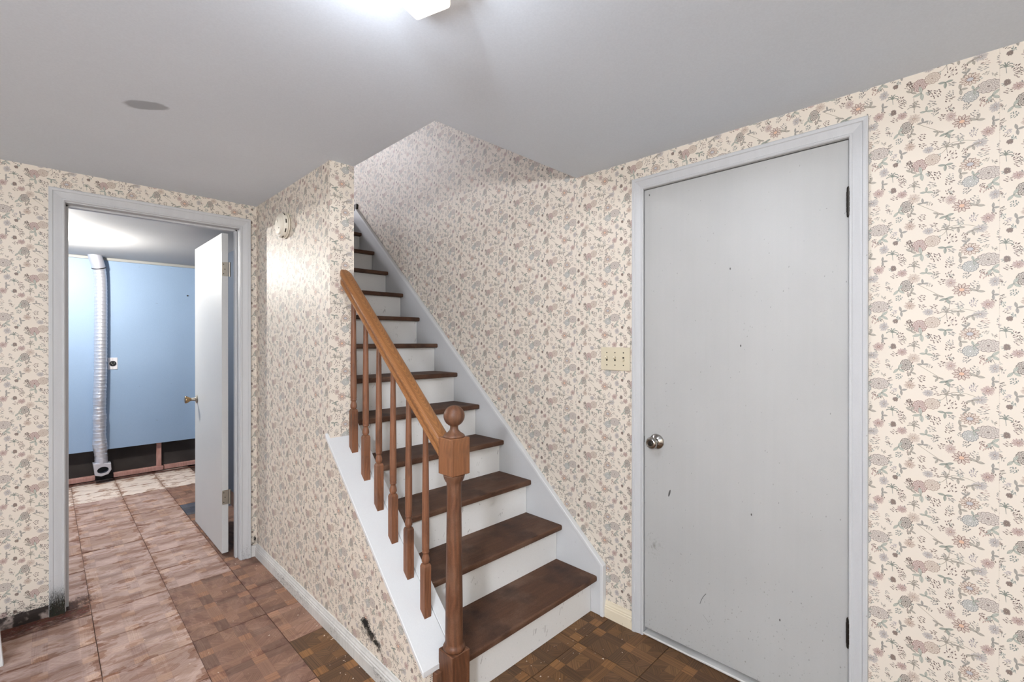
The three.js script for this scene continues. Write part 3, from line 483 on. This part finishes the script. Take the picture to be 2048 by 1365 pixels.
for (let k = 1; k <= 13; k++) {
  const nose = Z0 + (k - 1) * G, rz = nose + NOSE;
  mesh('riser', box(k === 1 ? 1.052 : XI, XS - .0025, (k - 1) * R0 + (k === 1 ? .002 : 0), k * R0 - TH, -rz - .016, -rz), M.riser, stair);
  if (k < 13) {
    const t = mesh('tread', treadGeo(k === 1 ? 1.0705 : XI + .0005, XS - .0005, nose, k * R0, nose + G + NOSE), M.tread, stair);
    const uv = t.geometry.attributes.uv; for (let i = 0; i < uv.count; i++) uv.setXY(i, uv.getX(i) + k * .137, uv.getY(i) + k * .31);
  } else mesh('tread', treadGeo(XI, XS, nose, UP - .001, nose + .06), M.tread, stair);
}
mesh('skirt_board', prismX([[1.30, .002], [1.30, .246], [3.86, 2.496], [4.0, 2.496], [4.0, 2.1], [1.62, .002]], XS, XR - .0005), M.skirt, stair);
{
  const sl = .879, n = Math.hypot(1, sl), w = .017, a = [1.30, .246], b = [3.86, 2.496], ox = -sl / n * w, oy = 1 / n * w;
  mesh('skirt_moulding', prismX([a, b, [b[0] + ox, b[1] + oy], [a[0] - .016, a[1] + .006], [a[0] - .016, .003], [a[0], .003]], XS - .008, XR - .0005, [], .002), M.cap, stair, 'bright white moulding on top of the skirt');
}
mesh('inner_skirt', prismX([[1.366, .002], [1.366, CAPY(1.366) + .003], [2.9, CAPY(2.9) + .003], [2.9, 1.2], [1.9, .002]], XP2 + .0005, XI, [], .0015), M.cap, stair, 'white inner string beside the treads');
struct(mesh('trim_4', prismX([[1.352, CAPY(1.352) - .019], [1.352, CAPY(1.352)], [2.152, CAPY(2.152)], [2.152, CAPY(2.152) - .019]], .918, 1.0495, [], .002), M.cap), 'white sloping cap board under the balusters', 'trim');

// balustrade
const rail = tag(group('balustrade'), 'brown wooden balustrade with turned balusters and a ball-topped newel post', 'balustrade');
const NX = 1.027, NZ = -1.318, HW = .04;
const newel = new THREE.Group(); newel.name = 'newel_post'; newel.position.set(NX, 0, NZ); rail.add(newel);
mesh('base_block', softBox(-HW, HW, .001, .253, -HW, HW, .004), M.post, newel);
mesh('shaft', lathe([[0, .252], [.036, .252], [.0392, .256], [.0395, .264], [.036, .271], [.0335, .273], [.0335, .277], [.0315, .28], [.0318, .3], [.0295, .5], [.0262, .75], [.0258, .832], [.027, .838], [.027, .846], [.031, .852], [.036, .862], [.0385, .872], [.0385, .879], [0, .879]], 36), M.post, newel);
mesh('top_block', softBox(-HW, HW, .878, 1.009, -HW, HW, .003), M.block, newel);
mesh('ball_finial', lathe([[0, 1.008], [.0375, 1.008], [.0385, 1.012], [.037, 1.016], [.033, 1.019], [.0315, 1.0205], [.024, 1.025], [.0165, 1.033], [.0142, 1.041], [.0145, 1.047], ...Array.from({ length: 17 }, (_, i) => { const a = -1.16 + (Math.PI / 2 + 1.16) * i / 16; return [Math.max(0, .0378 * Math.cos(a)), 1.0838 + .0378 * Math.sin(a)]; })], 36), M.post, newel);
mesh('filler_block', softBox(.962, .9868, .001, .183, -1.3595, -1.334, .004), M.post, rail);
// handrail: moulded section carried from the wall down to the newel, ends cut plumb
{
  const prof = [[-.020, .052], [-.026, .049], [-.029, .043], [-.029, .034], [-.024, .026], [-.022, .018], [-.0235, .013], [-.027, .010], [-.027, .002], [-.024, 0], [.024, 0], [.027, .002], [.027, .010], [.0235, .013], [.022, .018], [.024, .026], [.029, .034], [.029, .043], [.026, .049], [.020, .052], [.010, .0535], [-.010, .0535]];
  const A = [1.002, 1.698, -2.134], B = [1.016, .994, -1.353], nS = 40, L = Math.hypot(A[0] - B[0], A[1] - B[1], A[2] - B[2]), pos = [], uv = [], idx = [], m = prof.length;
  let per = [0]; for (let k = 1; k <= m; k++) per.push(per[k - 1] + Math.hypot(prof[k % m][0] - prof[k - 1][0], prof[k % m][1] - prof[k - 1][1]));
  for (let s = 0; s <= nS; s++) for (let k = 0; k <= m; k++) {
    const t = s / nS, p = prof[k % m], e = Math.max(0, 1 - t * L / .022), sh = 1 - .35 * e * e, x = A[0] + (B[0] - A[0]) * t + p[0] * sh, y = A[1] + (B[1] - A[1]) * t + (p[1] - .0535) * 1.18 - (1 - sh) * .012;
    pos.push(x, y, A[2] + (B[2] - A[2]) * t); uv.push((p[0] + .03) * 1.5, t * L);
  }
  for (let s = 0; s < nS; s++) for (let k = 0; k < m; k++) { const a = s * (m + 1) + k, b = a + m + 1; idx.push(a, b, a + 1, a + 1, b, b + 1); }
  const ends = []; for (const s of [0, nS]) { const c = pos.length / 3, o = s * (m + 1) * 3; let cx = 0, cy = 0; for (let k = 0; k < m; k++) { cx += pos[o + k * 3] / m; cy += pos[o + k * 3 + 1] / m; } pos.push(cx, cy, pos[o + 2]); uv.push(.045, s ? L : 0); for (let k = 0; k < m; k++) { pos.push(pos[o + k * 3], pos[o + k * 3 + 1], pos[o + k * 3 + 2]); uv.push(prof[k][0] + .03, (s ? L : 0) + prof[k][1]); } for (let k = 0; k < m; k++) { const a = c + 1 + k, b = c + 1 + (k + 1) % m; if (s) idx.push(c, b, a); else idx.push(c, a, b); } }
  let g = new THREE.BufferGeometry(); g.setAttribute('position', new THREE.Float32BufferAttribute(pos, 3)); g.setAttribute('uv', new THREE.Float32BufferAttribute(uv, 2)); g.setIndex(idx); g.computeVertexNormals();
  mesh('handrail', g, M.rail, rail, 'amber varnished handrail with flame grain');
}
const railUnder = (d) => 1.698 - .0535 * 1.18 + (.994 - 1.698) * (2.134 - d) / (2.134 - 1.353);
for (let k = 0; k < 6; k++) {
  const d = 1.466 + k * .1174 + .0148, w = .0295 / 2, x = 1.0175, yb = CAPY(d - w) - .0, ysq = CAPY(d - w) + .193, yt = railUnder(d) + .008, parts = [];
  // square foot, its bottom cut to the slope, a low pyramid on top
  const f = new THREE.BufferGeometry(), P = [], q = (sx, sz, y) => [sx * w, y, sz * w], c = [[-1, 1], [1, 1], [1, -1], [-1, -1]], tri = (a, b, e) => P.push(...a, ...b, ...e);
  for (let i = 0; i < 4; i++) { const a = c[i], b = c[(i + 1) % 4], ya = CAPY(d - a[1] * w) - .0004, yc = CAPY(d - b[1] * w) - .0004; tri(q(a[0], a[1], ya), q(b[0], b[1], yc), q(b[0], b[1], ysq)); tri(q(a[0], a[1], ya), q(b[0], b[1], ysq), q(a[0], a[1], ysq)); const A = [a[0] * .0115, ysq + .009, a[1] * .0115], B = [b[0] * .0115, ysq + .009, b[1] * .0115]; tri(q(a[0], a[1], ysq), q(b[0], b[1], ysq), B); tri(q(a[0], a[1], ysq), B, A); tri(A, B, [0, ysq + .011, 0]); tri(q(a[0], a[1], ya), [0, CAPY(d), 0], q(b[0], b[1], yc)); }
  f.setAttribute('position', new THREE.Float32BufferAttribute(P, 3)); parts.push(planarUV(f));
  const y = ysq + .007, tl = lathe([[.0001, y], [.0105, y], [.0112, y + .004], [.0145, y + .010], [.0152, y + .016], [.0138, y + .026], [.0108, y + .036], [.0102, y + .041], [.0135, y + .044], [.0142, y + .047], [.0125, y + .050], [.0135, y + .053], [.0142, y + .057], [.0138, y + .066], [.0142, y + .09], [.0138, y + .2], [.0098, yt], [.0001, yt]], 20);
  parts.push(tl.toNonIndexed());
  for (const g of parts) for (const n of Object.keys(g.attributes)) if (!['position', 'normal', 'uv'].includes(n)) g.deleteAttribute(n);
  const b = mesh('baluster', mergeGeometries(parts), M.spindle, rail); b.position.set(x, 0, -d);
  const uv = b.geometry.attributes.uv; for (let i = 0; i < uv.count; i++) uv.setXY(i, uv.getX(i) + k * .071, uv.getY(i) + k * .13);
}

// ------------------------------------------------------------------ things on the walls
// smoke detector, axis along -x
const det = tag(group('smoke_detector', [XP1 - .0005, 1.984, -2.69]), 'round cream smoke detector high on the flowered partition wall', 'smoke detector');
det.rotation.z = Math.PI / 2;
mesh('base', lathe([[0, 0], [.071, 0], [.0715, .006], [.069, .009], [0, .009]], 40), M.detector, det);
mesh('housing', lathe([[0, .009], [.065, .009], [.0665, .012], [.066, .026], [.061, .033], [.052, .034], [.052, .037], [.05, .041], [.044, .0435], [0, .044]], 40), M.detectorFace, det);
for (let i = 0; i < 8; i++) { const a = i * .785 + .2, s = mesh('vent_slot', box(-.011, .011, -.003, .003, -.0012, .0012), M.slot, det); s.position.set(Math.sin(a) * .0655, .022, Math.cos(a) * .0655); s.rotation.y = a; }
{ const b = mesh('test_button', lathe([[0, .043], [.011, .043], [.0105, .0455], [0, .046]], 20), M.detector, det); b.position.set(.024, 0, -.012); const b2 = mesh('indicator', lathe([[0, .0435], [.003, .0435], [.002, .0452], [0, .0455]], 10), M.slot, det); b2.position.set(-.02, 0, .018); }

// triple light switch
const sw = tag(group('light_switch', [XR, 1.264, -1.230]), 'cream triple light switch plate between stair and closet door', 'light switch');
mesh('plate', softBox(-.0065, 0, -.0555, .0555, -.081, .081, .0025), M.ivory, sw);
for (const [i, up] of [[-1, 1], [0, 1], [1, 0]]) {
  const z = i * .046; mesh('toggle_slot', box(-.0072, -.004, -.0098, .0098, z - .0044, z + .0044), M.slot, sw);
  const t = mesh('toggle', softBox(-.018, 0, -.0045, .0045, -.0036, .0036, .0012), M.ivoryLight, sw); t.position.set(-.004, up ? .001 : -.001, z); t.rotation.z = up ? -.5 : .5;
  for (const s of [-1, 1]) { const c = mesh('screw', cyl(.0028, .0028, .0016, 12).rotateZ(Math.PI / 2), M.darkSteel, sw); c.position.set(-.007, s * .03, z); }
}

// dryer outlet on the blue wall
const out = tag(group('power_outlet', [.4525, 1.128, -ZL]), 'white plate with a round black dryer outlet beside the silver duct', 'power outlet');
mesh('plate', softBox(-.035, .035, -.0575, .0575, 0, .006, .002), M.whitePlastic, out);
{
  const r = mesh('receptacle', lathe([[0, .004], [.0265, .004], [.0265, .0095], [.0245, .0115], [0, .0115]], 28).rotateX(Math.PI / 2), M.black, out);
  for (const [x, y, a] of [[-.011, .004, .5], [.011, .004, -.5], [0, -.011, 0]]) { const s = mesh('slot', box(-.0018, .0018, -.006, .006, 0, .001), M.nickel, r); s.position.set(x, y, .0113); s.rotation.z = a; }
  for (const s of [-1, 1]) { const c = mesh('screw', cyl(.003, .003, .002, 10).rotateX(Math.PI / 2), M.nickel, out); c.position.set(0, s * .044, .0065); }
}

// flexible dryer duct
const duct = tag(group('dryer_duct'), 'crinkled silver flexible dryer duct running down the blue wall', 'duct');
{
  const path = new THREE.CatmullRomCurve3([[.312, 2.168, -5.83], [.330, 2.10, -5.842], [.348, 2.03, -5.866], [.358, 1.93, -5.88], [.361, 1.7, -5.882], [.360, 1.3, -5.882], [.358, 1.0, -5.882], [.352, .8, -5.88], [.352, .62, -5.878], [.351, .5, -5.878], [.352, .38, -5.872], [.358, .30, -5.868], [.362, .235, -5.865]].map((p) => new THREE.Vector3(...p)));
  const hose = (t0, t1, nS, nR, rad) => {
    const pos = [], uv = [], idx = [];
    for (let i = 0; i <= nS; i++) { const t = t0 + (t1 - t0) * i / nS, c = path.getPointAt(t), T3 = path.getTangentAt(t), X = new THREE.Vector3(1, 0, 0).addScaledVector(T3, -T3.x).normalize(), Zv = new THREE.Vector3().crossVectors(T3, X); for (let j = 0; j <= nR; j++) { const a = j / nR * 6.2832, r = rad(t, a, i); pos.push(c.x + (X.x * Math.cos(a) + Zv.x * Math.sin(a)) * r, c.y + (X.y * Math.cos(a) + Zv.y * Math.sin(a)) * r, c.z + (X.z * Math.cos(a) + Zv.z * Math.sin(a)) * r); uv.push(j / nR, t); } }
    for (let i = 0; i < nS; i++) for (let j = 0; j < nR; j++) { const a = i * (nR + 1) + j, b = a + nR + 1; idx.push(a, a + 1, b, a + 1, b + 1, b); }
    const g = new THREE.BufferGeometry(); g.setAttribute('position', new THREE.Float32BufferAttribute(pos, 3)); g.setAttribute('uv', new THREE.Float32BufferAttribute(uv, 2)); g.setIndex(idx); g.computeVertexNormals(); return g;
  };
  mesh('elbow', hose(0, .075, 10, 32, () => .0505), M.galvanised, duct, 'smooth metal elbow at the ceiling');
  mesh('clamp', hose(.068, .073, 2, 32, () => .053), M.darkSteel, duct);
  mesh('hose', hose(.07, 1, 560, 40, (t, a, i) => {
    const low = Math.min(1, Math.max(0, (t - .52) / .2)), bulge = .004 * Math.exp(-((t - .71) ** 2) / .0004) + .005 * Math.exp(-((t - .8) ** 2) / .0003) + .007 * Math.exp(-((t - .93) ** 2) / .0012) - .004 * Math.exp(-((t - .76) ** 2) / .0006);
    return .0468 + .002 * Math.pow(.5 + .5 * Math.sin(i * 6.2832 / 10.5), 8) + low * (.0055 * (fbm(a / 6.2832, mod(t * 3, 1), 9, 26, 44, 3) - .5)) + bulge * (.5 + .5 * Math.cos(a * 2 + t * 40));
  }), M.foil, duct);
  // square outlet boot with a round mouth
  const s = poly([[-.064, .062], [.064, .05], [.068, -.012], [.046, -.052], [-.006, -.066], [-.05, -.05]]); const hole = new THREE.Path(); hole.absellipse(.006, -.008, .044, .034, 0, Math.PI * 2, true, .1); s.holes.push(hole);
  const boot = mesh('boot', planarUV(new THREE.ExtrudeGeometry(s, { depth: .085, bevelEnabled: true, bevelSize: .003, bevelThickness: .003, bevelOffset: -.003, bevelSegments: 1, curveSegments: 24 }).translate(.365, .138, -5.905)), M.galvanised, duct, 'square white metal boot with a round opening');
  const back = mesh('boot_back', planarUV(new THREE.CylinderGeometry(.05, .05, .003, 24).rotateX(Math.PI / 2).translate(.371, .13, -5.905)), M.black, boot);
  const col = mesh('collar', cyl(.047, .05, .05, 28), M.galvanised, duct); col.position.set(.362, .212, -5.865);
}

// white board leaning at the far left edge
const bd = tag(mesh('painted_board', softBox(-.25, 0, 0, .2, -.012, .012, .003), M.cap), 'low white board at the left edge of the hall', 'board');
bd.position.set(-.1285, .003, -2.86); bd.rotation.z = .07;

// paint flakes and crumbs
{
  const R = rng(55), parts = [];
  const add = (x, z, y = .0035) => { const s = .0014 + R() * R() * .004, g = new THREE.TetrahedronGeometry(s).scale(1, .35, 1 + R()).rotateY(R() * 6).translate(x, y, z); parts.push(g); };
  for (let i = 0; i < 60; i++) add(.915 - R() * R() * .12, -1.5 - R() * 1.6);
  for (let i = 0; i < 46; i++) add(1.15 + R() * .7, -1.34 + R() * R() * .4);
  for (let i = 0; i < 30; i++) add(.3 + R() * .6, -2 - R() * 1.1);
  for (let i = 0; i < 8; i++) add(.80 + R() * .05, -3.16 - R() * .05);
  for (let i = 0; i < 22; i++) add(.3 + R() * .8, -5.6 - R() * .25);
  tag(mesh('debris', mergeGeometries(parts), new THREE.MeshStandardMaterial({ color: 0xcbb9a6, roughness: .9 })), 'pale paint flakes and crumbs strewn over the floor', 'debris', { kind: 'stuff' });
}

// ------------------------------------------------------------------ lamps
function lampLight(parent, k, y = 0) { const L = LIGHTS[k], p = new THREE.PointLight(L.color, L.I); p.castShadow = true; p.shadow.radius = L.soft; p.shadow.mapSize.set(1024, 1024); p.shadow.bias = -.002; p.name = 'light'; p.position.y = y; parent.add(p);
  if (L.down) { const d = new THREE.SpotLight(L.color, L.down, 0, 1.555, .06); d.castShadow = true; d.shadow.radius = L.soft; d.shadow.mapSize.set(1024, 1024); d.name = 'downlight'; d.position.y = y; d.target.position.set(0, y - 1, 0); parent.add(d); parent.add(d.target); d.target.name = 'downlight_aim'; }
  return p; }
function ceilingLight(k, turn, label) {
  const L = LIGHTS[k], g = tag(group('ceiling_light', [L.at[0], H, L.at[2]], turn), label, 'ceiling light');
  const up = k === 'hall' ? H : H;
  mesh('base_plate', softBox(-.115, .115, -.012, 0, -.055, .055, .004), M.bronze, g);
  mesh('glass_shade', softBox(-.11, .11, -.075, -.013, -.05, .05, .008, 3), M.glow, g, 'glowing frosted glass shade');
  for (const sz of [-1, 1]) for (const x of [-.097, .097]) mesh('bracket', softBox(x - .009, x + .009, -.056, -.004, sz * .058 - .006, sz * .058 + .006, .0015), M.bronze, g);
  lampLight(g, k, L.at[1] - up);
  return g;
}
ceilingLight('hall', .31, 'glowing glass ceiling light with bronze brackets above the hall');
{  // invented lamp out of view, added to brighten partition, ceiling and risers
  const L = LIGHTS.hall2, g = tag(group('added_fill_lamp', [L.at[0], H, L.at[2]]), 'added unseen fill lamp behind the viewer, shaped as a glass globe on a cord', 'added fill lamp');
  mesh('ceiling_rose', lathe([[0, 0], [.055, 0], [.055, -.008], [.03, -.022], [0, -.022]], 28), M.whitePlastic, g);
  const c = mesh('cord', cyl(.003, .003, .23, 10), M.whitePlastic, g); c.position.y = -.135;
  mesh('cap', lathe([[0, -.235], [.012, -.235], [.035, -.262], [.037, -.28], [0, -.28]], 28), M.bronze, g);
  const b = mesh('globe', new THREE.SphereGeometry(.09, 28, 20), M.glow, g); b.position.y = -.355;
  lampLight(g, 'hall2', L.at[1] - H);
}
function bulbLamp(k, ceil, label) {
  const L = LIGHTS[k], g = tag(group('lamp_holder', [L.at[0], ceil, L.at[2]]), label, 'lamp');
  mesh('porcelain_base', lathe([[0, 0], [.055, 0], [.055, -.012], [.03, -.03], [.022, -.045], [0, -.045]].map(([r, y]) => [r, y]), 28), M.whitePlastic, g);
  mesh('bulb', lathe([[0, -.13], [.014, -.127], [.026, -.117], [.03, -.102], [.027, -.085], [.017, -.065], [.014, -.046], [0, -.045]], 24), M.bulb, g);
  lampLight(g, k, -.1);
  return g;
}
bulbLamp('laundry', HL, 'bare bulb in a porcelain holder on the laundry ceiling');
bulbLamp('upstairs', TOP, 'bare bulb on the ceiling of the upper hall');
scene.traverse((o) => { if (o.userData.__c) delete o.userData.__c; });
renderer.render(scene, camera);
